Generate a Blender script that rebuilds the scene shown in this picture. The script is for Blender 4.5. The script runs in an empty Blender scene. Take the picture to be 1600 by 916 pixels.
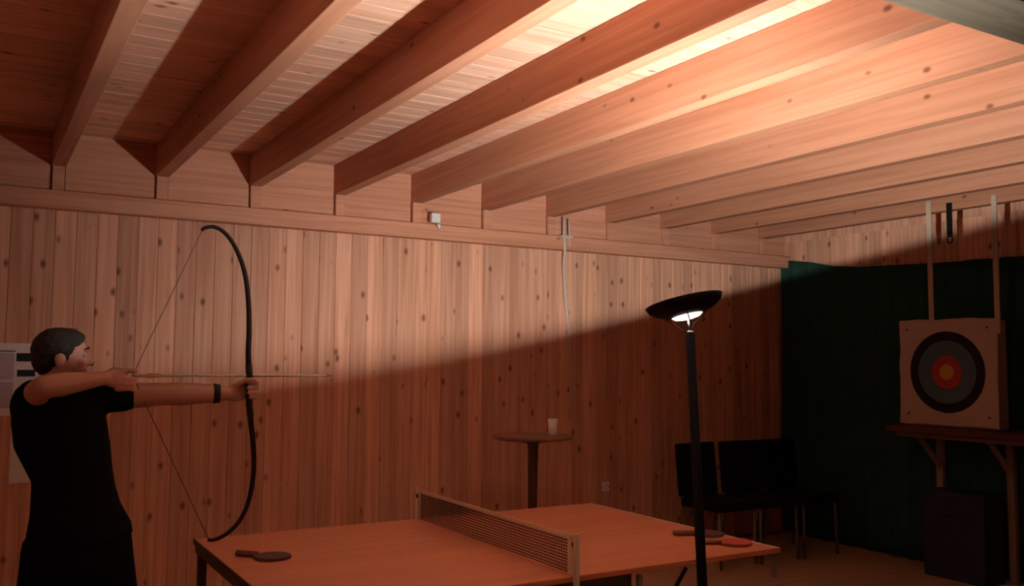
import bpy, bmesh, math, random
from mathutils import Vector, Matrix, noise

# ------------------------------------------------------------------ camera, world, exposure
scene = bpy.context.scene
COL = scene.collection
CAM_H, YAW, PITCH, ROLL, FPX = 1.60, 0.53512, 0.07405, 0.00703, 1416.57

def setup_camera():
    fw = Vector((math.sin(YAW) * math.cos(PITCH), math.cos(YAW) * math.cos(PITCH), math.sin(PITCH)))
    r = Vector((math.cos(YAW), -math.sin(YAW), 0))
    u = r.cross(fw)
    r2 = math.cos(ROLL) * r + math.sin(ROLL) * u
    u2 = -math.sin(ROLL) * r + math.cos(ROLL) * u
    cd = bpy.data.cameras.new('camera')
    cam = bpy.data.objects.new('camera', cd)
    COL.objects.link(cam)
    m = Matrix.Identity(4)
    for i in range(3):
        m[i][0], m[i][1], m[i][2] = r2[i], u2[i], -fw[i]
    m[2][3] = CAM_H
    cam.matrix_world = m
    cd.sensor_width = 36.0
    cd.lens = FPX / 1600.0 * 36.0
    cd.clip_start = 0.05
    scene.camera = cam

setup_camera()
world = bpy.data.worlds.new('world')
scene.world = world
world.use_nodes = True
world.node_tree.nodes['Background'].inputs[0].default_value = (0.02, 0.014, 0.01, 1)
world.node_tree.nodes['Background'].inputs[1].default_value = 0.05
vs = scene.view_settings
vs.view_transform = 'Standard'
vs.look = 'None'
vs.gamma = 1.0
vs.use_curve_mapping = False
vs.exposure = 0.15
LAMP_RAD = 182000.0                             # radiance of the halogen tube in the floor lamp
LAMP_COL = (0.92, 0.97, 0.91)

# ------------------------------------------------------------------ helpers
def link(o, parent=None):
    COL.objects.link(o)
    if parent is not None:
        o.parent = parent
        o.matrix_parent_inverse = Matrix.Identity(4)
    return o

def obj(name, bm, material, parent=None, loc=(0, 0, 0), smooth=False):
    """finish a bmesh as one mesh object"""
    me = bpy.data.meshes.new(name)
    bmesh.ops.recalc_face_normals(bm, faces=bm.faces[:])
    bm.to_mesh(me)
    bm.free()
    return mobj(name, me, material, parent, loc, smooth)

def mobj(name, me, material, parent=None, loc=(0, 0, 0), smooth=False):
    if material is not None and not me.materials:
        me.materials.append(material)
    if smooth:
        me.polygons.foreach_set('use_smooth', [True] * len(me.polygons))
    o = bpy.data.objects.new(name, me)
    o.location = loc
    return link(o, parent)

def tag(o, label, cat, group=None):
    o['label'] = label
    o['category'] = cat
    if group:
        o['group'] = group
    return o

def thing(name, label, cat, loc=(0, 0, 0), rotz=0.0, group=None):
    o = bpy.data.objects.new(name, None)
    o.empty_display_size = 0.1
    o.location = loc
    o.rotation_euler = (0, 0, rotz)
    COL.objects.link(o)
    return tag(o, label, cat, group)

def struct(o):
    o['kind'] = 'structure'
    return o

def copy_tree(o, parent=None):
    c = o.copy()
    COL.objects.link(c)
    c.parent = parent
    for ch in list(o.children):
        copy_tree(ch, c)
    return c

def box(bm, x0, x1, y0, y1, z0, z1, bev=0.0):
    r = bmesh.ops.create_cube(bm, size=1.0)
    for v in r['verts']:
        v.co = Vector(((x0 + x1) / 2 + v.co.x * (x1 - x0), (y0 + y1) / 2 + v.co.y * (y1 - y0), (z0 + z1) / 2 + v.co.z * (z1 - z0)))
    if bev > 0:
        es = list({e for v in r['verts'] for e in v.link_edges})
        bmesh.ops.bevel(bm, geom=es, offset=bev, segments=2, affect='EDGES', profile=0.6)
    return bm

def bx(*a, **k):
    return box(bmesh.new(), *a, **k)

def frame(d, ref=Vector((0, 0, 1))):
    d = d.normalized()
    if abs(d.dot(ref)) > 0.95:
        ref = Vector((0, 1, 0)) if abs(d.y) < 0.9 else Vector((1, 0, 0))
    a = ref.cross(d).normalized()
    b = d.cross(a).normalized()
    return a, b

def loft(bm, pts, rad, n=14, ref=Vector((0, 0, 1)), caps=True):
    """tube through pts; rad = float or (ra, rb) for each point"""
    pts = [Vector(p) for p in pts]
    rings = []
    for i, p in enumerate(pts):
        d = (pts[min(i + 1, len(pts) - 1)] - pts[max(i - 1, 0)])
        a, b = frame(d, ref)
        r = rad[i] if isinstance(rad, (list, tuple)) else rad
        ra, rb = r if isinstance(r, (list, tuple)) else (r, r)
        rings.append([bm.verts.new(p + a * ra * math.cos(2 * math.pi * k / n) + b * rb * math.sin(2 * math.pi * k / n)) for k in range(n)])
    for r0, r1 in zip(rings, rings[1:]):
        for k in range(n):
            bm.faces.new((r0[k], r0[(k + 1) % n], r1[(k + 1) % n], r1[k]))
    if caps:
        bm.faces.new(rings[0][::-1])
        bm.faces.new(rings[-1])
    return bm

def limb(bm, pts, rad, n=12, ref=Vector((0, 0, 1))):
    """loft with rounded ends"""
    pts = [Vector(p) for p in pts]
    def sc(r, f):
        return (r[0] * f, r[1] * f) if isinstance(r, (list, tuple)) else r * f
    def mean(r):
        return (r[0] + r[1]) / 2 if isinstance(r, (list, tuple)) else r
    d0 = (pts[0] - pts[1]).normalized() * mean(rad[0])
    d1 = (pts[-1] - pts[-2]).normalized() * mean(rad[-1])
    P = [pts[0] + d0 * 0.9, pts[0] + d0 * 0.6] + pts + [pts[-1] + d1 * 0.6, pts[-1] + d1 * 0.9]
    R = [sc(rad[0], 0.4), sc(rad[0], 0.8)] + list(rad) + [sc(rad[-1], 0.8), sc(rad[-1], 0.4)]
    return loft(bm, P, R, n, ref)

def ell(bm, c, r, rot=None, u=16, v=10):
    res = bmesh.ops.create_uvsphere(bm, u_segments=u, v_segments=v, radius=1.0)
    for w in res['verts']:
        p = Vector((w.co.x * r[0], w.co.y * r[1], w.co.z * r[2]))
        if rot is not None:
            p = rot @ p
        w.co = Vector(c) + p
    return res['verts']

def lathe(bm, prof, n=40, closed=False):
    rings = []
    for r, z in prof:
        if r < 1e-6:
            rings.append([bm.verts.new((0, 0, z))])
        else:
            rings.append([bm.verts.new((r * math.cos(2 * math.pi * k / n), r * math.sin(2 * math.pi * k / n), z)) for k in range(n)])
    pairs = list(zip(rings, rings[1:]))
    if closed:
        pairs.append((rings[-1], rings[0]))
    for a, b in pairs:
        for k in range(n):
            k2 = (k + 1) % n
            if len(a) == 1 and len(b) == 1:
                continue
            if len(a) == 1:
                bm.faces.new((a[0], b[k], b[k2]))
            elif len(b) == 1:
                bm.faces.new((a[k], a[k2], b[0]))
            else:
                bm.faces.new((a[k], a[k2], b[k2], b[k]))
    return bm

def remeshed(bm, voxel, smooth_iter=3, factor=0.5):
    """one continuous skin out of overlapping closed shapes"""
    me = bpy.data.meshes.new('tmp')
    bmesh.ops.recalc_face_normals(bm, faces=bm.faces[:])
    bm.to_mesh(me)
    bm.free()
    o = bpy.data.objects.new('tmp', me)
    COL.objects.link(o)
    m = o.modifiers.new('r', 'REMESH')
    m.mode = 'VOXEL'
    m.voxel_size = voxel
    m.use_smooth_shade = True
    s = o.modifiers.new('s', 'SMOOTH')
    s.iterations = smooth_iter
    s.factor = factor
    dg = bpy.context.evaluated_depsgraph_get()
    out = bpy.data.meshes.new_from_object(o.evaluated_get(dg))
    bpy.data.objects.remove(o)
    bpy.data.meshes.remove(me)
    out.materials.clear()
    return out

# ------------------------------------------------------------------ materials
def nodes(name):
    m = bpy.data.materials.new(name)
    m.use_nodes = True
    nt = m.node_tree
    return m, nt, nt.nodes['Principled BSDF']

def N(nt, t, **kw):
    n = nt.nodes.new(t)
    for k, v in kw.items():
        setattr(n, k, v)
    return n

def plain(name, col, rough=0.6, metal=0.0, var=0.12, scale=30.0, bump=0.0, spec=None):
    m, nt, b = nodes(name)
    tc = N(nt, 'ShaderNodeTexCoord')
    no = N(nt, 'ShaderNodeTexNoise')
    no.inputs['Scale'].default_value = scale
    no.inputs['Detail'].default_value = 4
    nt.links.new(tc.outputs['Object'], no.inputs['Vector'])
    mx = N(nt, 'ShaderNodeMix', data_type='RGBA')
    mx.inputs['A'].default_value = tuple(c * (1 - var) for c in col) + (1,)
    mx.inputs['B'].default_value = tuple(min(1, c * (1 + var)) for c in col) + (1,)
    nt.links.new(no.outputs['Fac'], mx.inputs['Factor'])
    nt.links.new(mx.outputs['Result'], b.inputs['Base Color'])
    b.inputs['Roughness'].default_value = rough
    b.inputs['Metallic'].default_value = metal
    if spec is not None:
        b.inputs['Specular IOR Level'].default_value = spec
    if bump:
        bp = N(nt, 'ShaderNodeBump')
        bp.inputs['Strength'].default_value = bump
        bp.inputs['Distance'].default_value = 0.01
        nt.links.new(no.outputs['Fac'], bp.inputs['Height'])
        nt.links.new(bp.outputs['Normal'], b.inputs['Normal'])
    return m

def wood(name, light, dark, axis, knots=0.1, tone=0.3, rough=0.6, fine=14.0, knot_scale=6.0):
    """procedural pine; axis = grain direction in the object's own frame"""
    m, nt, b = nodes(name)
    L = nt.links.new
    tc = N(nt, 'ShaderNodeTexCoord')
    oi = N(nt, 'ShaderNodeObjectInfo')
    sh = N(nt, 'ShaderNodeMath', operation='MULTIPLY')
    sh.inputs[1].default_value = 57.0
    L(oi.outputs['Random'], sh.inputs[0])
    add = N(nt, 'ShaderNodeVectorMath', operation='ADD')
    L(tc.outputs['Object'], add.inputs[0])
    L(sh.outputs[0], add.inputs[1])
    def scaled(along, across):
        mp = N(nt, 'ShaderNodeVectorMath', operation='MULTIPLY')
        v = [across] * 3
        v[axis] = along
        mp.inputs[1].default_value = v
        L(add.outputs[0], mp.inputs[0])
        return mp.outputs[0]
    g = N(nt, 'ShaderNodeTexNoise')
    g.inputs['Scale'].default_value = 1.0
    g.inputs['Detail'].default_value = 5
    g.inputs['Distortion'].default_value = 0.6
    L(scaled(fine * 0.07, fine * 2.2), g.inputs['Vector'])
    rp = N(nt, 'ShaderNodeValToRGB')
    rp.color_ramp.elements[0].position = 0.32
    rp.color_ramp.elements[0].color = tuple(dark) + (1,)
    rp.color_ramp.elements[1].position = 0.62
    rp.color_ramp.elements[1].color = tuple(light) + (1,)
    L(g.outputs['Fac'], rp.inputs['Fac'])
    col = rp.outputs['Color']
    if knots > 0:
        vo = N(nt, 'ShaderNodeTexVoronoi')
        vo.inputs['Scale'].default_value = knot_scale
        vo.inputs['Randomness'].default_value = 1.0
        L(scaled(0.6, 1.0), vo.inputs['Vector'])
        kr = N(nt, 'ShaderNodeMapRange')
        kr.inputs['From Min'].default_value = knots * 0.55
        kr.inputs['From Max'].default_value = knots * 1.5
        kr.inputs['To Min'].default_value = 0.85
        kr.inputs['To Max'].default_value = 0.0
        L(vo.outputs['Distance'], kr.inputs['Value'])
        km = N(nt, 'ShaderNodeMix', data_type='RGBA')
        L(kr.outputs['Result'], km.inputs['Factor'])
        L(col, km.inputs['A'])
        km.inputs['B'].default_value = (dark[0] * 0.28, dark[1] * 0.2, dark[2] * 0.18, 1)
        col = km.outputs['Result']
    # board to board tone
    tm = N(nt, 'ShaderNodeMapRange')
    tm.inputs['To Min'].default_value = 1.0 - tone / 2
    tm.inputs['To Max'].default_value = 1.0 + tone / 2
    L(oi.outputs['Random'], tm.inputs['Value'])
    vm = N(nt, 'ShaderNodeVectorMath', operation='SCALE')
    L(col, vm.inputs[0])
    L(tm.outputs['Result'], vm.inputs['Scale'])
    L(vm.outputs[0], b.inputs['Base Color'])
    b.inputs['Roughness'].default_value = rough
    b.inputs['Specular IOR Level'].default_value = 0.25
    bp = N(nt, 'ShaderNodeBump')
    bp.inputs['Strength'].default_value = 0.15
    bp.inputs['Distance'].default_value = 0.004
    L(g.outputs['Fac'], bp.inputs['Height'])
    L(bp.outputs['Normal'], b.inputs['Normal'])
    return m

def emis(name, col, strength):
    m, nt, b = nodes(name)
    b.inputs['Base Color'].default_value = (0.9, 0.9, 0.88, 1)
    b.inputs['Emission Color'].default_value = tuple(col) + (1,)
    b.inputs['Emission Strength'].default_value = strength
    return m

PL, PD = (0.79, 0.42, 0.285), (0.62, 0.28, 0.172)
M = {}
M['wallpine'] = wood('wall_pine', PL, PD, 2, knots=0.125, tone=0.36, knot_scale=8.5)
M['ceilpine'] = wood('ceiling_pine', (0.92, 0.56, 0.41), (0.76, 0.39, 0.25), 0, knots=0.08, tone=0.22)
M['joistpine'] = wood('joist_pine', (0.56, 0.245, 0.150), (0.455, 0.180, 0.100), 1, knots=0.065, tone=0.12)
M['platepine'] = wood('plate_pine', (0.74, 0.345, 0.225), (0.60, 0.25, 0.145), 0, knots=0.07, tone=0.1)
M['girder'] = wood('girder_grey_wood', (0.19, 0.15, 0.11), (0.13, 0.10, 0.068), 0, knots=0.05, tone=0.05)
M['floor'] = wood('floor_brown', (0.54, 0.34, 0.21), (0.43, 0.25, 0.15), 0, knots=0, tone=0.1, rough=0.5)
M['plainwall'] = wood('plain_pine_wall', PL, PD, 2, knots=0.05, tone=0.0)
M['paintwall'] = wood('pale_pine_wall', (0.90, 0.58, 0.42), (0.84, 0.49, 0.34), 2, knots=0.05, tone=0.0)
M['table'] = wood('table_red_brown', (0.62, 0.22, 0.11), (0.54, 0.18, 0.09), 0, knots=0, tone=0.04, rough=0.38, fine=5)
M['tableedge'] = plain('table_edge_dark', (0.05, 0.02, 0.016), 0.5)
M['steel'] = plain('dark_steel', (0.035, 0.025, 0.025), 0.45, 0.4)
M['greysteel'] = plain('grey_steel', (0.35, 0.31, 0.29), 0.4, 0.5)
M['lineWhite'] = plain('edge_line_white', (0.62, 0.45, 0.42), 0.5)
M['netcord'] = plain('net_cord', (0.05, 0.028, 0.018), 0.8)
M['nettape'] = plain('net_tape', (0.72, 0.58, 0.44), 0.7)
M['postpaint'] = plain('net_post_paint', (0.72, 0.60, 0.46), 0.5)
M['rubberdark'] = plain('dark_rubber', (0.06, 0.022, 0.016), 0.6)
M['rubberred'] = plain('red_rubber', (0.45, 0.05, 0.03), 0.5)
M['handle'] = wood('paddle_handle_wood', (0.22, 0.10, 0.05), (0.15, 0.06, 0.03), 0, knots=0, tone=0.1)
M['lampblack'] = plain('lamp_black_lacquer', (0.006, 0.005, 0.008), 0.6, spec=0.1)
M['lampinner'] = plain('lamp_bowl_inner', (0.12, 0.115, 0.11), 0.5)
M['chrome'] = plain('chrome', (0.75, 0.72, 0.68), 0.2, 0.9)
M['lens'] = emis('frosted_lens_lit', (1.0, 0.97, 0.88), 1.5)
def halogen():
    # made-up emission falloff: up-facing sides glow less, dimming the ceiling over the lamp
    m, nt, b = nodes('halogen_tube_lit')
    ge = N(nt, 'ShaderNodeNewGeometry')
    sp = N(nt, 'ShaderNodeSeparateXYZ')
    mr = N(nt, 'ShaderNodeMapRange')
    mr.interpolation_type = 'SMOOTHSTEP'
    for k, v in (('From Min', 0.2), ('From Max', 0.72), ('To Min', LAMP_RAD), ('To Max', 0.0)):
        mr.inputs[k].default_value = v
    nt.links.new(ge.outputs['Normal'], sp.inputs[0])
    nt.links.new(sp.outputs['Z'], mr.inputs['Value'])
    nt.links.new(mr.outputs['Result'], b.inputs['Emission Strength'])
    b.inputs['Emission Color'].default_value = LAMP_COL + (1,)
    b.inputs['Base Color'].default_value = (0.8, 0.8, 0.8, 1)
    return m
M['bulb'] = halogen()
M['curtain'] = plain('dark_green_cloth', (0.026, 0.070, 0.050), 0.95, var=0.25, scale=8, spec=0.05)
M['black'] = plain('black_upholstery', (0.008, 0.008, 0.008), 0.8, spec=0.1)
M['chairlegs'] = plain('grey_chair_tube', (0.16, 0.13, 0.11), 0.45, 0.3)
M['bartop'] = wood('bar_top_wood', (0.24, 0.10, 0.065), (0.19, 0.075, 0.045), 0, knots=0, tone=0.05, rough=0.4)
M['barcol'] = plain('bar_column_brown', (0.10, 0.035, 0.025), 0.45)
M['paper'] = plain('paper_white', (0.78, 0.72, 0.68), 0.8)
M['papercup'] = plain('paper_cup_white', (0.93, 0.90, 0.84), 0.6)
M['paperpink'] = plain('paper_mauve', (0.55, 0.42, 0.46), 0.8)
M['ink'] = plain('black_ink', (0.015, 0.015, 0.015), 0.8)
M['whiteplastic'] = plain('white_plastic', (0.85, 0.82, 0.76), 0.4)
M['cable'] = plain('pale_cable', (0.62, 0.50, 0.42), 0.6)
M['bench'] = wood('bench_wood', (0.20, 0.12, 0.08), (0.15, 0.085, 0.055), 1, knots=0.04, tone=0.1)
M['benchpost'] = wood('bench_post_wood', (0.30, 0.21, 0.16), (0.23, 0.155, 0.115), 2, knots=0.03, tone=0.1)
M['shelfedge'] = wood('bench_shelf_wood', (0.14, 0.042, 0.025), (0.10, 0.03, 0.018), 1, knots=0.04, tone=0.1)
M['boxgrey'] = plain('dark_blue_grey_box', (0.018, 0.024, 0.034), 0.8)
M['butt'] = plain('straw_butt', (0.50, 0.36, 0.24), 0.9, var=0.25, scale=60, bump=0.4)
M['batten'] = wood('pale_batten', (0.60, 0.47, 0.36), (0.50, 0.38, 0.28), 2, knots=0, tone=0.1)
M['skin'] = plain('skin', (0.52, 0.27, 0.20), 0.5, var=0.06, scale=12)
M['hair'] = plain('dark_hair', (0.018, 0.011, 0.009), 0.7, var=0.4, scale=120, bump=0.6)
M['shirt'] = plain('black_cotton', (0.007, 0.007, 0.0075), 0.95, spec=0.05)
M['trouser'] = plain('black_trousers', (0.006, 0.006, 0.0065), 0.95, spec=0.05)
M['shoe'] = plain('black_shoe', (0.012, 0.012, 0.012), 0.5)
M['eyewhite'] = plain('eye', (0.55, 0.48, 0.44), 0.3)
M['iris'] = plain('iris', (0.03, 0.018, 0.012), 0.3)
M['lips'] = plain('lips', (0.36, 0.13, 0.11), 0.5)
M['bow'] = plain('dark_bow_wood', (0.022, 0.009, 0.007), 0.6, spec=0.15)
M['bowgrip'] = plain('black_leather_grip', (0.015, 0.010, 0.009), 0.7)
M['string'] = plain('bow_string', (0.20, 0.10, 0.065), 0.8)
M['shaft'] = plain('pale_arrow_wood', (0.95, 0.80, 0.66), 0.5)
M['feather'] = plain('pale_feather', (0.5, 0.26, 0.18), 0.8)

# ------------------------------------------------------------------ room shell
YW, XR, XL, YF = 6.20, 6.75, -2.6, -2.2       # pine wall, curtain wall, left wall, wall behind the camera
ZC, ZJ = 2.985, 2.77                            # ceiling boards, joist underside

struct(obj('floor', bx(XL - 0.1, XR + 0.1, YF - 0.1, YW + 0.1, -0.1, 0.0), M['floor']))
ceiling = struct(obj('ceiling', bx(XL - 0.1, XR + 0.1, YF - 0.1, YW + 0.1, ZC + 0.022, ZC + 0.12), M['ceilpine']))
wall_rear = struct(obj('wall_rear', bx(XL - 0.1, XR + 0.1, YW, YW + 0.1, 0, ZC + 0.02), M['plainwall']))
wall_right = struct(obj('wall_right', bx(XR, XR + 0.1, YF, YW, 0, ZC + 0.02), M['plainwall']))
struct(obj('wall_left', bx(XL - 0.1, XL, YF, YW, 0, ZC + 0.02), M['paintwall']))
struct(obj('wall_front', bx(XL, XR, YF - 0.1, YF, 0, ZC + 0.02), M['paintwall']))

def board_mesh(name, length, width, thick, axis, face):
    """tongue and groove board with V-chamfered visible edges. axis = length axis, face = (axis, sign) of the visible side"""
    fa, fs = face
    wa = 3 - axis - fa
    c = 0.0045
    prof = [(-width / 2, 0), (-width / 2, thick - c), (-width / 2 + c, thick), (width / 2 - c, thick), (width / 2, thick - c), (width / 2, 0)]
    bm = bmesh.new()
    ends = []
    for s in (-0.5, 0.5):
        ring = []
        for w, t in prof:
            p = [0, 0, 0]
            p[axis] = s * length
            p[wa] = w
            p[fa] = fs * t
            ring.append(bm.verts.new(p))
        ends.append(ring)
    n = len(prof)
    for k in range(n):
        bm.faces.new((ends[0][k], ends[0][(k + 1) % n], ends[1][(k + 1) % n], ends[1][k]))
    bm.faces.new(ends[0][::-1])
    bm.faces.new(ends[1])
    bmesh.ops.recalc_face_normals(bm, faces=bm.faces[:])
    me = bpy.data.meshes.new(name)
    bm.to_mesh(me)
    bm.free()
    return me

ZP0, ZP1 = 2.50, 2.612                           # wall plate
BW = 0.12
me = board_mesh('wall_board', ZP0 + 0.02, BW - 0.001, 0.02, 2, (1, -1))
x = XL + BW / 2
while x + BW / 2 < XR - 0.02:
    mobj('board', me, M['wallpine'], wall_rear, (x, YW, (ZP0 + 0.02) / 2))
    x += BW
me = board_mesh('side_board', ZJ - 0.02, BW - 0.001, 0.018, 2, (0, -1))
y = YW - 0.03 - BW / 2
while y > 1.0:
    mobj('board', me, M['wallpine'], wall_right, (XR, y, (ZJ - 0.02) / 2))
    y -= BW
obj('wall_plate', bx(-0.5 * (XR - XL) + 0.01, 0.5 * (XR - XL) - 0.03, -0.055, 0.055, ZP0, ZP1, bev=0.006), M['platepine'], wall_rear, ((XL + XR) / 2, YW - 0.057, 0))
CB = 0.14
me = board_mesh('ceiling_board', XR - XL, CB - 0.0015, 0.022, 0, (2, -1))
y = YW - CB / 2
while y > YF:
    mobj('board', me, M['ceilpine'], ceiling, ((XL + XR) / 2, y, ZC + 0.022))
    y -= CB
# joists, frieze boards between them, and bearing blocks on the plate
JX0, JS, JW = 0.365, 0.6015, 0.080
jm = bpy.data.meshes.new('joist')
b_ = bx(0, JW, -0.5 * (YW - 0.02 - YF), 0.5 * (YW - 0.02 - YF), 0, ZC - ZJ - 0.001, bev=0.004)
b_.to_mesh(jm); b_.free()
fm = bpy.data.meshes.new('frieze_board')
b_ = bx(0, JS - JW, -0.015, 0.015, ZP1, ZC - 0.001, bev=0.002)
b_.to_mesh(fm); b_.free()
bmk = bpy.data.meshes.new('bearing_block')
b_ = bx(0, JW - 0.012, -0.012, 0.022, ZP1, ZJ, bev=0.004)
b_.to_mesh(bmk); b_.free()
for k in range(-4, 11):
    x = JX0 + JS * k
    mobj('joist', jm, M['joistpine'], ceiling, (x, (YW - 0.02 + YF) / 2, ZJ))
    mobj('bearing_block', bmk, M['platepine'], wall_rear, (x + 0.006, YW - 0.052, 0))
    if k < 10:
        mobj('frieze_board', fm, M['platepine'], wall_rear, (x + JW, YW - 0.016, 0))
obj('frieze_board', bx(JX0 + JS * 10 + JW, XR - 0.03, -0.015, 0.015, ZP1, ZC - 0.001), M['platepine'], wall_rear, (0, YW - 0.016, 0))
# grey girder that carries the joists above the camera side, with its scarf plate
girder = obj('girder', bx(XL, XR, 1.30, 1.58, 2.60, ZJ - 0.001, bev=0.006), M['girder'], ceiling)
obj('splice_plate', bx(1.95, 2.52, 1.37, 1.50, 2.592, 2.601, bev=0.002), M['girder'], ceiling)

# ------------------------------------------------------------------ floor lamp
def make_lamp():
    foot = Vector((2.205, 2.365, 0.0))
    neck = Vector((2.19, 2.450, 1.700))
    C = Vector((2.185, 2.478, 1.815))            # centre of the bowl rim
    n = Vector((-0.114, 0.225, 1.0)).normalized()  # the bowl sits askew
    t = thing('floor_lamp', 'tall black uplighter floor lamp with a tilted bowl, standing before the table', 'lamp', foot)
    def rel(p):
        return Vector(p) - foot
    bm = bmesh.new()
    lathe(bm, [(0, 0), (0.14, 0), (0.14, 0.012), (0.125, 0.022), (0.04, 0.032), (0.025, 0.05), (0, 0.05)], 40)
    obj('base', bm, M['lampblack'], t, smooth=True)
    bm = bmesh.new()
    loft(bm, [rel(foot) + Vector((0, 0, 0.03)), rel(foot.lerp(neck, 0.5)), rel(neck)], [0.0185, 0.0175, 0.016], 20)
    obj('pole', bm, M['lampblack'], t, smooth=True)
    bm = bmesh.new()
    ell(bm, rel(neck) + Vector((0, 0, 0.004)), (0.013, 0.013, 0.007))
    obj('knob', bm, M['chrome'], t, smooth=True)
    rot = n.to_track_quat('Z', 'Y').to_matrix().to_4x4()
    place = Matrix.Translation(rel(C)) @ rot
    R = 0.140
    outer = [(R, 0.0), (0.130, -0.019), (0.108, -0.035), (0.082, -0.046), (0.056, -0.053)]
    inner = [(0.053, -0.050), (0.080, -0.042), (0.105, -0.031), (0.126, -0.016), (R - 0.003, 0.0)]
    bm = bmesh.new()
    lathe(bm, outer + inner, 64, closed=True)
    bm.transform(place)
    bowl = obj('bowl', bm, M['lampblack'], t, smooth=True)
    bm = bmesh.new()
    lathe(bm, [(0.054, -0.049), (0.056, -0.053), (0.045, -0.0615), (0.022, -0.066), (0, -0.067), ], 40)
    bm.transform(place)
    obj('glass_lens', bm, M['lens'], t, smooth=True)
    bm = bmesh.new()
    lathe(bm, [(0.052, -0.0492), (0.080, -0.0412), (0.104, -0.0302), (0.124, -0.0158), (R - 0.006, -0.002)], 64)
    bm.transform(place)
    obj('reflector', bm, M['lampinner'], bowl, smooth=True)
    bm = bmesh.new()
    p0 = place @ Vector((0, 0, -0.064))
    loft(bm, [rel(neck), p0], 0.004, 10)
    obj('stem', bm, M['chrome'], t, smooth=True)
    for k in range(3):
        a = 2 * math.pi * k / 3 + 0.4
        bm = bmesh.new()
        p1 = place @ Vector((0.085 * math.cos(a), 0.085 * math.sin(a), -0.046))
        mid = (rel(neck) + p1) / 2 + Vector((0.02 * math.cos(a), 0.02 * math.sin(a), -0.012))
        loft(bm, [rel(neck), mid, p1], 0.002, 8)
        obj('support_wire', bm, M['steel'], t, smooth=True)
    # linear halogen tube lying in the bowl: the only light of the room
    ax = place.to_3x3().inverted() @ Vector((-0.58, 0.81, 0.0))
    ax.z = 0
    ax.normalize()
    c_ = Vector((0, 0, -0.0205))
    bm = bmesh.new()
    loft(bm, [place @ (c_ - ax * 0.05), place @ (c_ + ax * 0.05)], 0.0014, 12)
    obj('halogen_tube', bm, M['bulb'], t, smooth=True)
    for sgn in (-1, 1):
        bm = bmesh.new()
        e_ = c_ + ax * 0.0535 * sgn
        loft(bm, [place @ (e_ - ax * 0.003), place @ (e_ + ax * 0.003), place @ (e_ + ax * 0.003 + Vector((0, 0, -0.022)))], 0.0035, 8)
        obj('tube_holder', bm, M['greysteel'], t, smooth=True)
make_lamp()

# ------------------------------------------------------------------ table tennis table
TX0, TX1, TY0, TY1, TZ = 0.926, 3.192, 2.977, 4.443, 0.76
TXM = (TX0 + TX1) / 2
def make_table():
    t = thing('table_tennis_table', 'red-brown table tennis table with dark steel legs', 'table', (TXM, (TY0 + TY1) / 2, 0))
    ox, oy = TXM, (TY0 + TY1) / 2
    hx, hy = (TX1 - TX0) / 2, (TY1 - TY0) / 2
    for s in (-1, 1):
        x0, x1 = (-hx, -0.002) if s < 0 else (0.002, hx)
        top = obj('tabletop', bx(x0, x1, -hy, hy, TZ - 0.022, TZ, bev=0.002), M['table'], t)
        bm = bmesh.new()
        if s > 0:
            obj('apron', bx(x0 + .003, 2.33 - ox, hy - .03, hy - .003, TZ - 0.075, TZ - 0.022), M['tableedge'], top)
            box(bm, x0 + .003, 2.33 - ox, -hy + .003, -hy + .03, TZ - 0.075, TZ - 0.022)
        for (a0, a1, b0, b1) in () if s > 0 else ((x0 + .003, x1 - .003, -hy + .003, -hy + .03), (x0 + .003, x1 - .003, hy - .03, hy - .003), (x0 + .003, x0 + .03, -hy + .031, hy - .031), (x1 - .03, x1 - .003, -hy + .031, hy - .031)):
            box(bm, a0, a1, b0, b1, TZ - 0.062, TZ - 0.022)
        obj('apron', bm, M['tableedge'], top)
    # dark rim on the near left end, pale painted line on the far right end
    obj('edge_strip', bx(-hx - 0.006, -hx, -hy, hy, TZ - 0.024, TZ + 0.001), M['tableedge'], t)
    obj('end_line', bx(hx - 0.024, hx - 0.004, -hy + 0.005, hy - 0.005, TZ - 0.001, TZ + 0.0006), M['lineWhite'], t)
    for (lx, ly) in ((-hx + .03, hy - .03), (-hx + .03, -hy + .03), (2.36 - ox, -hy + .07), (2.36 - ox, hy - .07)):
        leg = obj('leg', bx(lx - .019, lx + .019, ly - .019, ly + .019, 0.012, TZ - 0.03, bev=0.004), M['steel'], t)
        obj('foot', bx(lx - .024, lx + .024, ly - .024, ly + .024, 0, 0.014, bev=0.003), M['steel'], leg)
    for lx in (-hx + .03, 2.36 - ox):
        obj('crossbar', bx(lx - .012, lx + .012, -hy + .05, hy - .05, 0.22, 0.25), M['steel'], t)
    for ly in (-hy + .07, hy - .07):
        bm = bmesh.new()
        loft(bm, [(2.36 - ox, ly, 0.30), (2.36 - ox + 0.33, ly, TZ - .05)], 0.009, 10)
        obj('brace', bm, M['steel'], t, smooth=True)
        bm = bmesh.new()
        loft(bm, [(2.36 - ox + 0.05, ly - .03, 0.10), (2.36 - ox + 0.05, ly - .03, TZ - .04)], 0.014, 10)
        obj('leg_stay', bm, M['greysteel'], t, smooth=True)
        obj('middle_support', bx(0.03, 0.062, ly - .016, ly + .016, 0, TZ - .03, bev=0.003), M['steel'], t)
    obj('corner_clip', bx(hx - .045, hx - .02, -hy + .002, -hy + .022, TZ - 0.13, TZ - 0.03, bev=0.003), M['greysteel'], t)
make_table()

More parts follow.
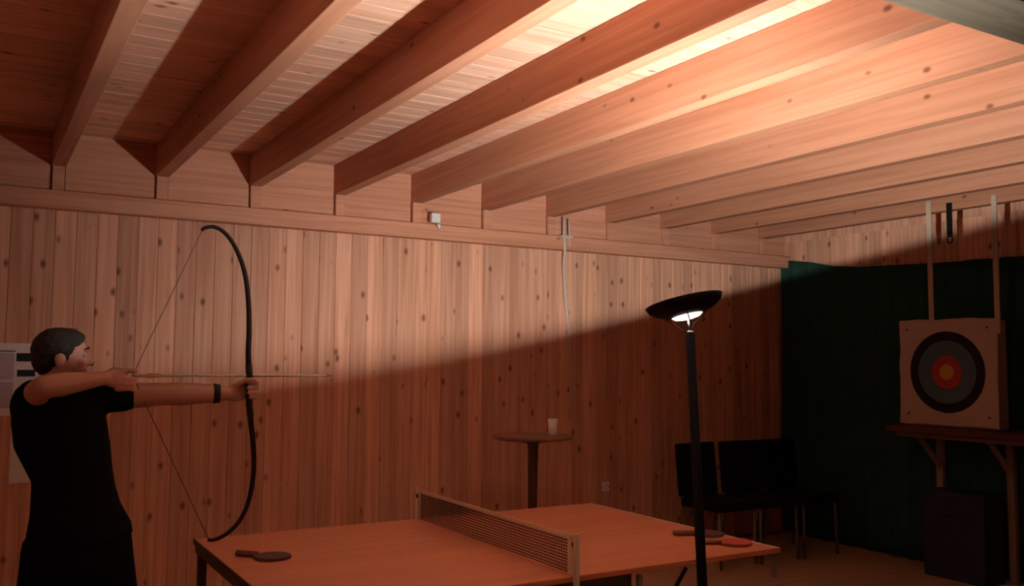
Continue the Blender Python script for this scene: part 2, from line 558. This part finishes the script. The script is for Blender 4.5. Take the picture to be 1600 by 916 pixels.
def make_net():
    t = thing('table_tennis_net', 'dark mesh net with a white top tape clamped across the table', 'net', (TXM, (TY0 + TY1) / 2, TZ))
    hy = (TY1 - TY0) / 2
    H = 0.150
    bm = bmesh.new()
    y = -hy + 0.02
    w = 0.0019
    while y < hy - 0.015:
        box(bm, -0.0006, 0.0006, y - w, y + w, 0.006, H - 0.006)
        y += 0.0125
    for k in range(12):
        z = 0.008 + k * 0.0122
        box(bm, -0.0006, 0.0006, -hy + 0.01, hy - 0.01, z - w, z + w)
    nt_ = obj('net_mesh', bm, M['netcord'], t)
    nt_['kind'] = 'stuff'
    obj('top_tape', bx(-0.003, 0.003, -hy + 0.008, hy - 0.008, H - 0.011, H + 0.005, bev=0.001), M['nettape'], t)
    for s in (-1, 1):
        po = obj('post', bx(-0.010, 0.010, s * (hy + 0.0105) - 0.009, s * (hy + 0.0105) + 0.009, -0.06, H + 0.014, bev=0.003), M['postpaint'], t)
        obj('clamp', bx(-0.03, 0.03, s * (hy - 0.01) - 0.022, s * (hy - 0.01) + 0.022, -0.082, -0.0625, bev=0.003), M['steel'], po)
        obj('tension_clip', bx(-0.006, 0.006, s * (hy - 0.005) - 0.010, s * (hy - 0.005) + 0.010, H - 0.04, H - 0.02, bev=0.002), M['steel'], po)
        obj('side_tape', bx(-0.0022, 0.0022, s * (hy - 0.028) - 0.018, s * (hy - 0.028) + 0.018, 0.004, H - 0.012), M['nettape'], t)
make_net()

def make_paddle(loc, rot, rubber, label):
    t = thing('table_tennis_bat', label, 'bat', loc, rot, 'bats on the table')
    bm = bmesh.new()
    pts = []
    for k in range(36):
        a = 2 * math.pi * k / 36
        pts.append((0.079 * math.cos(a), 0.075 * math.sin(a)))
    def disc(z0, z1, f):
        b = bmesh.new()
        lo = [b.verts.new((x * f, y * f, z0)) for x, y in pts]
        hi = [b.verts.new((x * f, y * f, z1)) for x, y in pts]
        b.faces.new(lo[::-1]); b.faces.new(hi)
        for k in range(36):
            b.faces.new((lo[k], lo[(k + 1) % 36], hi[(k + 1) % 36], hi[k]))
        return b
    obj('rubber', disc(0, 0.003, 0.97), rubber, t)
    obj('blade', disc(0.003, 0.009, 1.0), M['handle'], t)
    obj('rubber', disc(0.009, 0.012, 0.97), rubber, t)
    bm = bmesh.new()
    loft(bm, [(-0.070, 0, 0.0125), (-0.10, 0, 0.0125), (-0.168, 0, 0.0125), (-0.172, 0, 0.0125)], [(0.016, 0.010), (0.0135, 0.0115), (0.0165, 0.0122), (0.013, 0.009)], 16)
    obj('handle', bm, M['handle'], t, smooth=True)
def bat_at(bx_, by_, hx_, hy_, rub, lab):
    """blade centre and handle direction"""
    make_paddle((bx_, by_, TZ + 0.0008), math.atan2(by_ - hy_, bx_ - hx_), rub, lab)
bat_at(1.125, 3.862, 0.99, 4.0, M['rubberdark'], 'dark bat lying on the table end beside the archer')
bat_at(3.105, 3.36, 2.93, 3.44, M['rubberdark'], 'dark bat lying by the pale painted end line of the table')
bat_at(3.065, 3.135, 2.92, 3.19, M['rubberred'], 'red bat lying beyond the black lamp pole')

# ------------------------------------------------------------------ archer
def make_archer():
    base = Vector((0.37, 3.80, 0))
    root = thing('person', 'person in black T-shirt and black trousers drawing a longbow', 'person', base)
    def L(p):
        return tuple(Vector(p) - base)
    V = Vector
    # joints (world metres)
    shL, elL, wrL = V((.385, 3.80, 1.445)), V((.655, 3.785, 1.458)), V((.885, 3.765, 1.458))
    shR, elR, wrR = V((.175, 3.79, 1.425)), V((.215, 3.555, 1.495)), V((.425, 3.695, 1.522))
    hipL, knL, anL = V((.455, 3.80, .90)), V((.545, 3.79, .49)), V((.62, 3.82, .085))
    hipR, knR, anR = V((.285, 3.80, .90)), V((.225, 3.79, .49)), V((.14, 3.82, .085))
    bm = bmesh.new()
    UPY = V((0, 1, 0))
    # trunk core
    limb(bm, [(.37, 3.80, .92), (.365, 3.80, 1.05), (.345, 3.80, 1.18), (.30, 3.80, 1.32), (.28, 3.80, 1.42)], [(.15, .10), (.13, .09), (.125, .09), (.135, .095), (.11, .075)], 18, UPY)
    limb(bm, [(.275, 3.80, 1.42), (.275, 3.795, 1.47), (.280, 3.79, 1.55)], [(.075, .062), (.055, .054), (.054, .054)], 16, UPY)
    # head, face to +X, chin low behind the forearm
    hc = V((.283, 3.795, 1.612))
    ell(bm, hc, (.090, .073, .092), u=24, v=16)
    limb(bm, [(.318, 3.795, 1.600), (.328, 3.795, 1.56), (.337, 3.795, 1.530)], [(.056, .058), (.050, .050), (.036, .036)], 16, UPY)
    ell(bm, (.352, 3.795, 1.512), (.020, .021, .016))            # chin
    ell(bm, (.365, 3.795, 1.628), (.014, .045, .011))            # brow
    limb(bm, [(.370, 3.795, 1.612), (.380, 3.795, 1.592), (.389, 3.795, 1.577)], [.009, .011, .0125], 10)   # nose
    for s in (-1, 1):
        ell(bm, (.379, 3.795 + s * .011, 1.574), (.010, .008, .007))
        ell(bm, (.345, 3.795 + s * .037, 1.582), (.022, .018, .018))                                     # cheekbone
        ell(bm, (.276, 3.795 + s * .077, 1.590), (.019, .008, .030), Matrix.Rotation(-.15, 3, 'Y'))      # ear
    ell(bm, (.367, 3.795, 1.549), (.011, .024, .006))            # lips
    ell(bm, (.364, 3.795, 1.540), (.011, .021, .0065))
    # bow arm
    limb(bm, [(.31, 3.80, 1.42), shL, shL.lerp(elL, .35), elL, elL.lerp(wrL, .28), elL.lerp(wrL, .7), wrL], [.055, .058, .053, .045, .048, .038, .0290], 16)
    # drawing arm
    limb(bm, [(.24, 3.80, 1.41), shR, shR.lerp(elR, .4), elR], [.055, .056, .049, .041], 16)
    limb(bm, [elR, elR.lerp(wrR, .28), elR.lerp(wrR, .7), wrR], [.041, .043, .033, .026], 16)
    # bow hand: palm behind the grip, four fingers round its front, thumb along the side
    limb(bm, [wrL, (.918, 3.768, 1.458), (.952, 3.772, 1.468)], [(.026, .022), (.020, .036), (.016, .042)], 14)
    gx, gy = .979, 3.75
    for i, (z, ln) in enumerate(((1.503, 1.0), (1.483, 1.04), (1.463, 1.0), (1.444, .9))):
        pts = [(.950, 3.782, z), (.980, 3.786, z), (1.004, 3.770, z - .001), (1.009, 3.746, z - .002), (.994, 3.7255, z - .003), (.970 + (1 - ln) * .06, 3.727, z - .003)]
        limb(bm, pts, [.011, .0104, .0098, .0095, .009, .008], 10)
    limb(bm, [(.920, 3.760, 1.480), (.938, 3.742, 1.497), (.960, 3.729, 1.512), (.990, 3.724, 1.514)], [.015, .0128, .0108, .0092], 10)
    # drawing hand: back of the hand to the room, fingertips hooked on the string
    limb(bm, [wrR, (.452, 3.708, 1.522), (.482, 3.716, 1.520)], [(.020, .026), (.015, .036), (.0135, .040)], 14)
    for z, e in ((1.549, 0), (1.519, 0), (1.500, .002), (1.481, .012)):
        limb(bm, [(.472, 3.714, z), (.503 - e, 3.718, z), (.527 - e, 3.727, z), (.541 - e, 3.744, z), (.533 - e, 3.7585, z), (.521 - e, 3.760, z)], [.0112, .0104, .0096, .0090, .0084, .0076], 10)
    limb(bm, [(.446, 3.716, 1.541), (.462, 3.732, 1.553), (.484, 3.744, 1.552), (.503, 3.752, 1.545)], [.014, .0122, .0105, .009], 10)
    # legs
    for hip, kn, an in ((hipL, knL, anL), (hipR, knR, anR)):
        limb(bm, [hip, hip.lerp(kn, .5), kn, kn.lerp(an, .3), an], [.080, .066, .050, .051, .036], 14, UPY)
        limb(bm, [an, an + V((0, -.06, -.035)), an + V((0, -.14, -.052))], [.033, (.034, .026), (.034, .017)], 12)
    bm.transform(Matrix.Translation(-base))
    body = mobj('body', remeshed(bm, .0045, 3, .45), M['skin'], root, smooth=True)
    for s in (-1, 1):
        bm = bmesh.new()
        ell(bm, L((.3585, 3.795 + s * .030, 1.609)), (.0105, .0125, .0095))
        e = obj('eye', bm, M['eyewhite'], body, smooth=True)
        bm = bmesh.new()
        ell(bm, L((.3672, 3.795 + s * .030, 1.609)), (.0028, .0055, .0055))
        obj('iris', bm, M['iris'], body, smooth=True)
        bm = bmesh.new()
        limb(bm, [L((.3765, 3.795 + s * .012, 1.630)), L((.376, 3.795 + s * .030, 1.636)), L((.363, 3.795 + s * .048, 1.630))], [.004, .0045, .003], 8)
        obj('eyebrow', bm, M['hair'], body, smooth=True)
    # short dark hair
    bm = bmesh.new()
    for c, r in (((.272, 3.795, 1.624), (.091, .082, .087)), ((.238, 3.795, 1.590), (.052, .070, .060)), ((.300, 3.795, 1.655), (.070, .070, .055)), ((.338, 3.795, 1.668), (.032, .052, .026))):
        ell(bm, L(c), r, u=24, v=16)
    me_ = remeshed(bm, .006, 4, .5)
    for v in me_.vertices:
        nz = noise.noise(v.co * 60) * .5 + noise.noise(v.co * 140) * .5
        v.co += v.normal * .0045 * nz
        w = v.co + base
        # hairline: forehead, temple, sideburn in front of the ear
        hl = [(1.75, .372), (1.668, .364), (1.650, .352), (1.634, .326), (1.600, .309), (1.565, .300), (1.545, .270), (1.50, .250)]
        xb = .25
        for (za, xa), (zb, xc) in zip(hl, hl[1:]):
            if zb <= w.z <= za:
                xb = xc + (xa - xc) * (w.z - zb) / (za - zb)
        xb += .006 * noise.noise(w * 90)
        if w.x > xb:
            v.co += (hc - base - v.co) * .34 * min(1, (w.x - xb) / .012)
    mobj('hair', me_, M['hair'], root, smooth=True)
    # T-shirt
    bm = bmesh.new()
    secs = [(.90, .378, .186, .125), (.94, .372, .182, .122), (1.03, .357, .154, .114), (1.10, .348, .141, .112), (1.16, .343, .137, .114), (1.22, .329, .147, .120), (1.315, .298, .164, .128), (1.39, .283, .158, .120), (1.435, .280, .135, .098), (1.470, .277, .085, .072)]
    loft(bm, [(c, 3.80, z) for z, c, rx, ry in secs], [(rx, ry) for z, c, rx, ry in secs], 28, UPY)
    limb(bm, [(.30, 3.80, 1.415), shL + V((0, 0, .002)), shL.lerp(elL, .32), shL.lerp(elL, .49)], [.066, .066, .060, .057], 18)
    limb(bm, [(.25, 3.80, 1.41), shR, shR.lerp(elR, .30), shR.lerp(elR, .55)], [.066, .068, .061, .057], 18)
    bm.transform(Matrix.Translation(-base))
    me_ = remeshed(bm, .009, 5, .5)
    for v in me_.vertices:
        w = v.co + base
        f = noise.noise(Vector((w.x * 9, w.y * 9, w.z * 5))) * .005 + noise.noise(Vector((w.x * 22, w.y * 22, w.z * 11))) * .0025
        v.co += v.normal * f
    shirt = mobj('t_shirt', me_, M['shirt'], root, smooth=True)
    bm = bmesh.new()
    ring = []
    for k in range(25):
        a = 2 * math.pi * k / 24
        ring.append(L((.277 + .062 * math.cos(a), 3.797 + .060 * math.sin(a), 1.482 - .010 * math.sin(-a))))
    loft(bm, ring, .006, 8, caps=False)
    obj('collar', bm, M['shirt'], shirt, smooth=True)
    # trousers
    bm = bmesh.new()
    limb(bm, [(.373, 3.80, .84), (.372, 3.80, .93), (.366, 3.80, .99)], [(.188, .122), (.176, .118), (.158, .112)], 24, UPY)
    for hip, kn, an, s in ((hipL, knL, anL, 1), (hipR, knR, anR, -1)):
        a_ = hip + V((s * .004, 0, -.03))
        loft(bm, [a_ + V((0, 0, .06)), a_, hip.lerp(kn, .4), kn, kn.lerp(an, .5), an + V((0, 0, -.03))], [.094, .102, .090, .074, .068, .066], 20, UPY)
    bm.transform(Matrix.Translation(-base))
    me_ = remeshed(bm, .009, 5, .5)
    for v in me_.vertices:
        w = v.co + base
        v.co += v.normal * (noise.noise(Vector((w.x * 10, w.y * 10, w.z * 6))) * .006)
    mobj('trousers', me_, M['trouser'], root, smooth=True)
    for an in (anL, anR):
        bm = bmesh.new()
        ell(bm, L(an + V((0, .005, -.035))), (.044, .055, .045))
        limb(bm, [L(an + V((0, .02, -.047))), L(an + V((0, -.08, -.047))), L(an + V((0, -.155, -.053)))], [(.042, .036), (.046, .033), (.040, .026)], 16)
        box(bm, *[c for i in range(2) for c in (L(an)[i] - (.042, .185)[i], L(an)[i] + (.042, .060)[i])], .0, .022)
        me_ = remeshed(bm, .006, 3, .5)
        zmin = min(v.co.z for v in me_.vertices)
        for v in me_.vertices:
            v.co.z -= zmin
        mobj('shoe', me_, M['shoe'], root, smooth=True)
    bm = bmesh.new()
    loft(bm, [L(wrL + V((-.045, .004, 0))), L(wrL + V((-.020, .001, 0)))], [.0405, .0375], 20)
    obj('wristband', bm, M['bowgrip'], root, smooth=True)
make_archer()

# ------------------------------------------------------------------ bow and arrow
BY = 3.75
BOW = [(.770, 2.112), (.784, 2.124), (.819, 2.130), (.858, 2.112), (.898, 2.065), (.933, 1.993), (.954, 1.915), (.967, 1.81), (.971, 1.705), (.970, 1.627), (.974, 1.560),
       (.978, 1.518), (.980, 1.475), (.979, 1.425), (.985, 1.375), (.990, 1.330), (1.002, 1.236), (1.005, 1.133), (.991, 1.031), (.963, .961), (.924, .914), (.882, .888), (.850, .880), (.832, .883)]
def make_bow():
    base = Vector((.98, BY, .88))
    t = thing('longbow', 'dark deeply bent longbow held at full draw', 'bow', base)
    def L(p):
        return Vector((p[0], BY, p[1])) - base
    up, mid, lo = BOW[:11], BOW[10:15], BOW[14:]
    def smoothed(P, sub=4):
        out = []
        n = len(P)
        for i in range(n - 1):
            p0, p1, p2, p3 = P[max(i - 1, 0)], P[i], P[i + 1], P[min(i + 2, n - 1)]
            for s in range(sub):
                u = s / sub
                out.append(tuple(0.5 * ((2 * b) + (-a + c) * u + (2 * a - 5 * b + 4 * c - d) * u * u + (-a + 3 * b - 3 * c + d) * u ** 3) for a, b, c, d in zip(p0, p1, p2, p3)))
        return out + [P[-1]]
    allp = smoothed(BOW)
    def rad(i):
        u = abs(i / (len(allp) - 1) - .5) * 2
        r = .0115 - .0055 * u
        return (r * 1.15, r)
    i0, i1 = 10 * 4, 14 * 4
    for name, a, b, m in (('limb', 0, i0 + 1, M['bow']), ('limb', i1, len(allp), M['bow'])):
        bm = bmesh.new()
        loft(bm, [L(p) for p in allp[a:b]], [rad(i) for i in range(a, b)], 12, Vector((0, 1, 0)))
        obj(name, bm, m, t, smooth=True)
    bm = bmesh.new()
    loft(bm, [L(p) for p in allp[i0 - 1:i1 + 2]], [(.0135, .0150)] * (i1 - i0 + 3), 14, Vector((0, 1, 0)))
    obj('grip', bm, M['bowgrip'], t, smooth=True)
    nock = (.531, 1.531)
    bm = bmesh.new()
    loft(bm, [L((.774, 2.118)), L(nock), L((.836, .882))], .0019, 8, Vector((0, 1, 0)))
    obj('bowstring', bm, M['string'], t, smooth=True)
make_bow()

def make_arrow():
    base = Vector((.531, BY, 1.531))
    t = thing('arrow', 'pale wooden arrow nocked on the drawn bowstring', 'arrow', base)
    bm = bmesh.new()
    loft(bm, [(0.002, 0, 0), (0.77, 0, -.002)], .0058, 12)
    obj('shaft', bm, M['shaft'], t, smooth=True)
    bm = bmesh.new()
    loft(bm, [(0.765, 0, -.002), (0.775, 0, -.002), (0.80, 0, -.002)], [.0052, .0052, .001], 12)
    obj('arrowhead', bm, M['chrome'], t, smooth=True)
    for k in range(3):
        a = math.radians(90 + 120 * k + 40)
        bm = bmesh.new()
        d = Vector((0, math.cos(a), math.sin(a)))
        s = d.cross(Vector((1, 0, 0))) * .0005
        P = [Vector((.045, 0, 0)) + d * .004, Vector((.060, 0, 0)) + d * .012, Vector((.10, 0, 0)) + d * .008, Vector((.125, 0, 0)) + d * .004]
        A = [bm.verts.new(p + s) for p in P]
        B = [bm.verts.new(p - s) for p in P]
        bm.faces.new(A); bm.faces.new(B[::-1])
        for i in range(4):
            bm.faces.new((A[i], B[i], B[(i + 1) % 4], A[(i + 1) % 4]))
        obj('fletching', bm, M['feather'], t)
make_arrow()

# ------------------------------------------------------------------ bar table and cup
def make_bar_table():
    t = thing('bar_table', 'round wooden standing table on a single dark column by the pine wall', 'table', (3.26, 5.21, 0))
    bm = bmesh.new()
    lathe(bm, [(0, 1.072), (.235, 1.072), (.268, 1.080), (.272, 1.090), (.268, 1.099), (.255, 1.10), (0, 1.10)], 56)
    obj('tabletop', bm, M['bartop'], t, smooth=False)
    bm = bmesh.new()
    lathe(bm, [(0, 1.071), (.12, 1.071), (.12, 1.060), (.04, 1.045), (.034, 1.0), (.030, .50), (.034, .06), (0, .06)], 28)
    obj('column', bm, M['barcol'], t, smooth=True)
    bm = bmesh.new()
    lathe(bm, [(0, 0), (.21, 0), (.21, .012), (.17, .025), (.06, .045), (.045, .07), (0, .07)], 40)
    obj('base', bm, M['barcol'], t, smooth=True)
    c = thing('paper_cup', 'white paper cup standing on the round bar table', 'cup', (3.402, 5.185, 1.1003))
    bm = bmesh.new()
    lathe(bm, [(0, .004), (.026, .004), (.026, 0), (.028, 0), (.0345, .102), (.0330, .102), (.027, .006), (0, .006)], 32)
    obj('cup_wall', bm, M['papercup'], c, smooth=True)
    bm = bmesh.new()
    lathe(bm, [(.0340, .100), (.0362, .102), (.0362, .105), (.0335, .106), (.0325, .102)], 32, closed=True)
    obj('rim', bm, M['papercup'], c, smooth=True)
make_bar_table()

# ------------------------------------------------------------------ black chairs by the curtain corner
def make_chair():
    t = thing('padded_chair', '', 'chair', (0, 0, 0), 0, 'black chairs along the pine wall')
    # faces -Y (into the room)
    obj('seat', bx(-.215, .215, -.22, .22, .43, .505, bev=.02), M['black'], t, smooth=False)
    bm = bx(-.215, .215, -.022, .022, 0, .43, bev=.018)
    bm.transform(Matrix.Translation((0, .225, .50)) @ Matrix.Rotation(-.10, 4, 'X'))
    obj('backrest', bm, M['black'], t)
    for sx in (-1, 1):
        bm = bmesh.new()
        loft(bm, [(sx * .20, -.20, 0), (sx * .195, -.185, .44)], .0125, 10)
        obj('leg', bm, M['chairlegs'], t, smooth=True)
        bm = bmesh.new()
        loft(bm, [(sx * .20, .27, 0), (sx * .195, .20, .45), (sx * .195, .225, .55), (sx * .195, .255, .80)], .0125, 10)
        obj('leg', bm, M['chairlegs'], t, smooth=True)
    bm = bmesh.new()
    loft(bm, [(-.197, .255, .12), (.197, .255, .12)], .009, 8)
    obj('stretcher', bm, M['chairlegs'], t, smooth=True)
    return t
ch = make_chair()
for i, (x, y, r, lab) in enumerate(((5.21, 5.50, .06, 'black padded chair of the row, the one nearest the round bar table'), (5.66, 5.48, -.03, 'middle black padded chair of the three standing in a row along the pine wall'), (6.11, 5.46, .02, 'black padded chair of the row that stands next to the green curtain'))):
    c = ch if i == 0 else copy_tree(ch)
    c.location = (x, y, 0)
    c.rotation_euler = (0, 0, r)
    c['label'] = lab

# ------------------------------------------------------------------ curtain
def make_curtain():
    bm = bmesh.new()
    y0, y1 = 6.16, 1.2
    ny, nz = 300, 14
    top_pts = [(6.2, 2.585), (6.06, 2.568), (5.82, 2.53), (5.55, 2.475), (5.25, 2.44), (4.5, 2.41), (3.8, 2.40), (1.0, 2.40)]
    def ztop(y):
        for (a, za), (b, zb) in zip(top_pts, top_pts[1:]):
            if b <= y <= a:
                return za + (zb - za) * (a - y) / (a - b)
        return 2.40
    rows = []
    for i in range(ny + 1):
        y = y0 + (y1 - y0) * i / ny
        col = []
        for j in range(nz + 1):
            u = j / nz
            z = .004 + (ztop(y) - .004) * u
            fold = math.sin(y * 31 + 1.3 * math.sin(y * 5.3)) * (.020 + .006 * math.sin(y * 2.2)) + .008 * math.sin(y * 73)
            x = 6.675 + fold * (1.0 - .35 * u) - .012 * (1 - u)
            col.append((x, y + .010 * math.sin(z * 3 + y * 7), z))
        rows.append(col)
    front = [[bm.verts.new(p) for p in c] for c in rows]
    back = [[bm.verts.new((p[0] + .003, p[1], p[2])) for p in c] for c in rows]
    for i in range(ny):
        for j in range(nz):
            bm.faces.new((front[i][j], front[i][j + 1], front[i + 1][j + 1], front[i + 1][j]))
            bm.faces.new((back[i][j], back[i + 1][j], back[i + 1][j + 1], back[i][j + 1]))
        bm.faces.new((front[i][0], front[i + 1][0], back[i + 1][0], back[i][0]))
        bm.faces.new((front[i][nz], back[i][nz], back[i + 1][nz], front[i + 1][nz]))
    for i in (0, ny):
        for j in range(nz):
            q = (front[i][j], back[i][j], back[i][j + 1], front[i][j + 1])
            bm.faces.new(q if i == 0 else q[::-1])
    o = obj('curtain', bm, M['curtain'], None, smooth=True)
    tag(o, 'dark green floor-length curtain hanging in folds behind the archery target', 'curtain')
make_curtain()

# ------------------------------------------------------------------ archery target, its bench and the box below
def target_face_material():
    m, nt, b = nodes('target_face_print')
    tc = N(nt, 'ShaderNodeTexCoord')
    sp = N(nt, 'ShaderNodeSeparateXYZ')
    nt.links.new(tc.outputs['Object'], sp.inputs[0])
    cb = N(nt, 'ShaderNodeCombineXYZ')
    nt.links.new(sp.outputs['Y'], cb.inputs['X'])
    nt.links.new(sp.outputs['Z'], cb.inputs['Y'])
    ln = N(nt, 'ShaderNodeVectorMath', operation='LENGTH')
    nt.links.new(cb.outputs[0], ln.inputs[0])
    rp = N(nt, 'ShaderNodeValToRGB')
    rp.color_ramp.interpolation = 'CONSTANT'
    els = [(0, (.62, .36, .05)), (.055, (.46, .05, .03)), (.125, (.085, .15, .19)), (.235, (.012, .012, .016)), (.308, (.58, .46, .38))]
    e = rp.color_ramp.elements
    e[0].position, e[0].color = els[0][0], els[0][1] + (1,)
    e[1].position, e[1].color = els[1][0], els[1][1] + (1,)
    for p, c in els[2:]:
        x = e.new(p)
        x.color = c + (1,)
    nt.links.new(ln.outputs['Value'], rp.inputs['Fac'])
    nt.links.new(rp.outputs['Color'], b.inputs['Base Color'])
    b.inputs['Roughness'].default_value = .85
    return m
M['face'] = target_face_material()

def make_target():
    cx, cy, cz = 6.42, 4.255, 1.528
    t = thing('archery_target', 'square archery target with black, blue, red and gold rings hung from the joist', 'target', (cx, cy, cz - .41))
    bm = bx(-.0415, .075, -.395, .395, .0, .80, bev=.012)
    obj('butt', bm, M['butt'], t)
    # paper face, edges a little wavy
    bm = bmesh.new()
    n = 40
    def edge(a):
        c, s = math.cos(a), math.sin(a)
        k = 1 / max(abs(c), abs(s))
        w = 1 + .010 * math.sin(a * 7 + 1) + .006 * math.sin(a * 13)
        return c * k * .402 * w, s * k * .402 * w
    rings = []
    for f in (.25, .5, .75, 1.0):
        rings.append([edge(2 * math.pi * k / 48 + math.pi / 4) for k in range(48)])
        rings[-1] = [(a * f, b * f, f) for a, b in rings[-1]]
    def build(xo):
        cv = bm.verts.new((xo, 0, 0))
        V = []
        for r in rings:
            V.append([bm.verts.new((xo - (.006 * math.sin(9 * a + 5 * b) * (f > .9)), a, b)) for a, b, f in r])
        return cv, V
    c0, A = build(-.060)
    c1, B = build(-.0575)
    for c_, V in ((c0, A), (c1, B)):
        for k in range(48):
            bm.faces.new((c_, V[0][k], V[0][(k + 1) % 48]))
            for r0, r1 in zip(V, V[1:]):
                bm.faces.new((r0[k], r1[k], r1[(k + 1) % 48], r0[(k + 1) % 48]))
    for k in range(48):
        bm.faces.new((A[-1][k], B[-1][k], B[-1][(k + 1) % 48], A[-1][(k + 1) % 48]))
    obj('target_face', bm, M['face'], t, (0, 0, .415))
    for y, z1 in ((4.375, 2.862), (3.848, 2.83)):
        yy = y - cy
        bm = bx(-.0545, -.0425, yy - .020, yy + .020, .70, z1 - (cz - .41), bev=.002)
        obj('hanging_batten', bm, M['batten'], t)
    for y in (-.33, .33):
        for z in (.09, .745):
            bm = bmesh.new()
            ell(bm, (-.063, y, z), (.004, .008, .008))
            obj('pin', bm, M['ink'], t, smooth=True)
make_target()

def make_bench():
    t = thing('target_bench', 'wooden bench with diagonal braces holding the archery target', 'bench', (6.45, 4.1, 0))
    ox, oy = 6.45, 4.1
    obj('shelf', bx(6.20 - ox, 6.62 - ox, 3.45 - oy, 4.68 - oy, 1.072, 1.115, bev=.004), M['shelfedge'], t)
    obj('rail', bx(6.555 - ox, 6.605 - ox, 3.47 - oy, 4.64 - oy, 1.01, 1.071, bev=.004), M['bench'], t)
    obj('rail', bx(6.27 - ox, 6.31 - ox, 3.47 - oy, 4.64 - oy, 1.03, 1.071, bev=.004), M['bench'], t)
    for y in (4.47, 3.905):
        obj('post', bx(6.556 - ox, 6.60 - ox, y - .028 - oy, y + .028 - oy, 0, 1.01, bev=.004), M['benchpost'], t)
        bm = bmesh.new()
        loft(bm, [(6.57 - ox, y - oy, .79), (6.30 - ox, y - oy, 1.05)], [(.03, .025)] * 2, 4, Vector((0, 1, 0)))
        obj('brace', bm, M['benchpost'], t)
make_bench()

def make_box():
    t = thing('storage_box', 'dark blue-grey box standing under the target bench', 'box', (6.42, 4.20, 0))
    obj('body', bx(-.12, .12, -.245, .245, 0, .60, bev=.008), M['boxgrey'], t)
    obj('lid', bx(-.127, .127, -.252, .252, .601, .640, bev=.008), M['boxgrey'], t)
    obj('handle', bx(-.133, -.121, -.06, .06, .46, .485, bev=.003), M['steel'], t)
make_box()

def make_hook():
    t = thing('pulley_strap', 'short black strap hanging from the joist between the two pale battens', 'strap', (6.3745, 4.205, 2.50))
    obj('strap', bx(-.004, .004, -.022, .022, .06, .325, bev=.001), M['black'], t)
    bm = bmesh.new()
    P = [(0, .022 * math.cos(a), .045 + .030 * math.sin(a)) for a in [2 * math.pi * k / 16 for k in range(17)]]
    loft(bm, P, .006, 8, Vector((1, 0, 0)), caps=False)
    obj('ring', bm, M['steel'], t, smooth=True)
make_hook()

# ------------------------------------------------------------------ things on the pine wall
YB = YW - .0205
def make_wall_things():
    t = thing('junction_box', 'small white junction box with a plug on the wall plate', 'junction box', (2.925, YW - .113, 2.62))
    obj('case', bx(-.036, .036, -.040, .0, .0, .070, bev=.005), M['whiteplastic'], t)
    obj('lid', bx(-.030, .030, -.046, -.040, .006, .064, bev=.003), M['whiteplastic'], t)
    bm = bmesh.new()
    loft(bm, [(.022, -.02, .0), (.026, -.024, -.016), (.030, -.03, -.042)], [.014, .016, .011], 14)
    obj('plug', bm, M['whiteplastic'], t, smooth=True)
    t = thing('wall_socket', 'small pale wall socket low on the pine wall behind the table', 'socket', (4.58, YB, .52))
    obj('plate', bx(-.035, .035, -.012, 0, 0, .075, bev=.004), M['whiteplastic'], t)
    bm = bmesh.new()
    lathe(bm, [(.022, 0), (.024, .004), (.020, .004), (.019, -.002)], 24, closed=True)
    bm.transform(Matrix.Translation((0, -.012, .0375)) @ Matrix.Rotation(math.radians(90), 4, 'X'))
    obj('socket_ring', bm, M['greysteel'], t, smooth=True)
    # cable that runs down the wall
    t = thing('hanging_cable', 'pale cable hanging down the pine wall behind the bar table', 'cable', (4.09, YW - .13, 1.12))
    o = Vector((4.09, YW - .13, 1.12))
    def cab(pts, r, name):
        bm = bmesh.new()
        loft(bm, [Vector(p) - o for p in pts], r, 10)
        return obj(name, bm, M['cable'], t, smooth=True)
    cab([(4.085, YW - .128, 2.76), (4.088, YW - .128, 2.62), (4.095, YW - .128, 2.49), (4.12, YW - .075, 2.38), (4.155, YW - .045, 2.15), (4.20, YW - .036, 1.85), (4.22, YW - .034, 1.55), (4.222, YW - .034, 1.12)], .0125, 'cord')
    cab([(4.135, YW - .128, 2.75), (4.138, YW - .128, 2.58), (4.142, YW - .128, 2.52)], .009, 'cord_end')
    obj('cord_clip', bx(-.03, .075, -.012, .012, 1.47, 1.495, bev=.003), M['cable'], t)
    # paper notices beside the archer
    t = thing('notice_sheet', 'white notice with mauve and black blocks on the wall behind the archer', 'notice', (.04, YB, 1.25))
    obj('sheet', bx(-.46, .305, -.003, 0, 0, .430, bev=0), M['paper'], t)
    obj('mauve_panel', bx(-.40, .175, -.0045, -.0030, .215, .372), M['paperpink'], t)
    obj('mauve_panel', bx(-.40, .175, -.0045, -.0030, .045, .200), M['paperpink'], t)
    obj('black_block', bx(.185, .290, -.0045, -.0030, .322, .372), M['ink'], t)
    obj('black_block', bx(.192, .288, -.0045, -.0030, .232, .272), M['ink'], t)
    obj('ruled_line', bx(-.44, .180, -.0042, -.0030, .380, .386), M['ink'], t)
    t = thing('paper_sheet', 'plain pale sheet hanging below the notice behind the archer', 'paper', (.30, YB, .85))
    obj('sheet', bx(-.085, .10, -.003, 0, 0, .398), M['paper'], t)
    for x in (-.07, .085):
        bm = bmesh.new()
        ell(bm, (x, -.004, .385), (.005, .003, .005))
        obj('pin', bm, M['steel'], t, smooth=True)
make_wall_things()
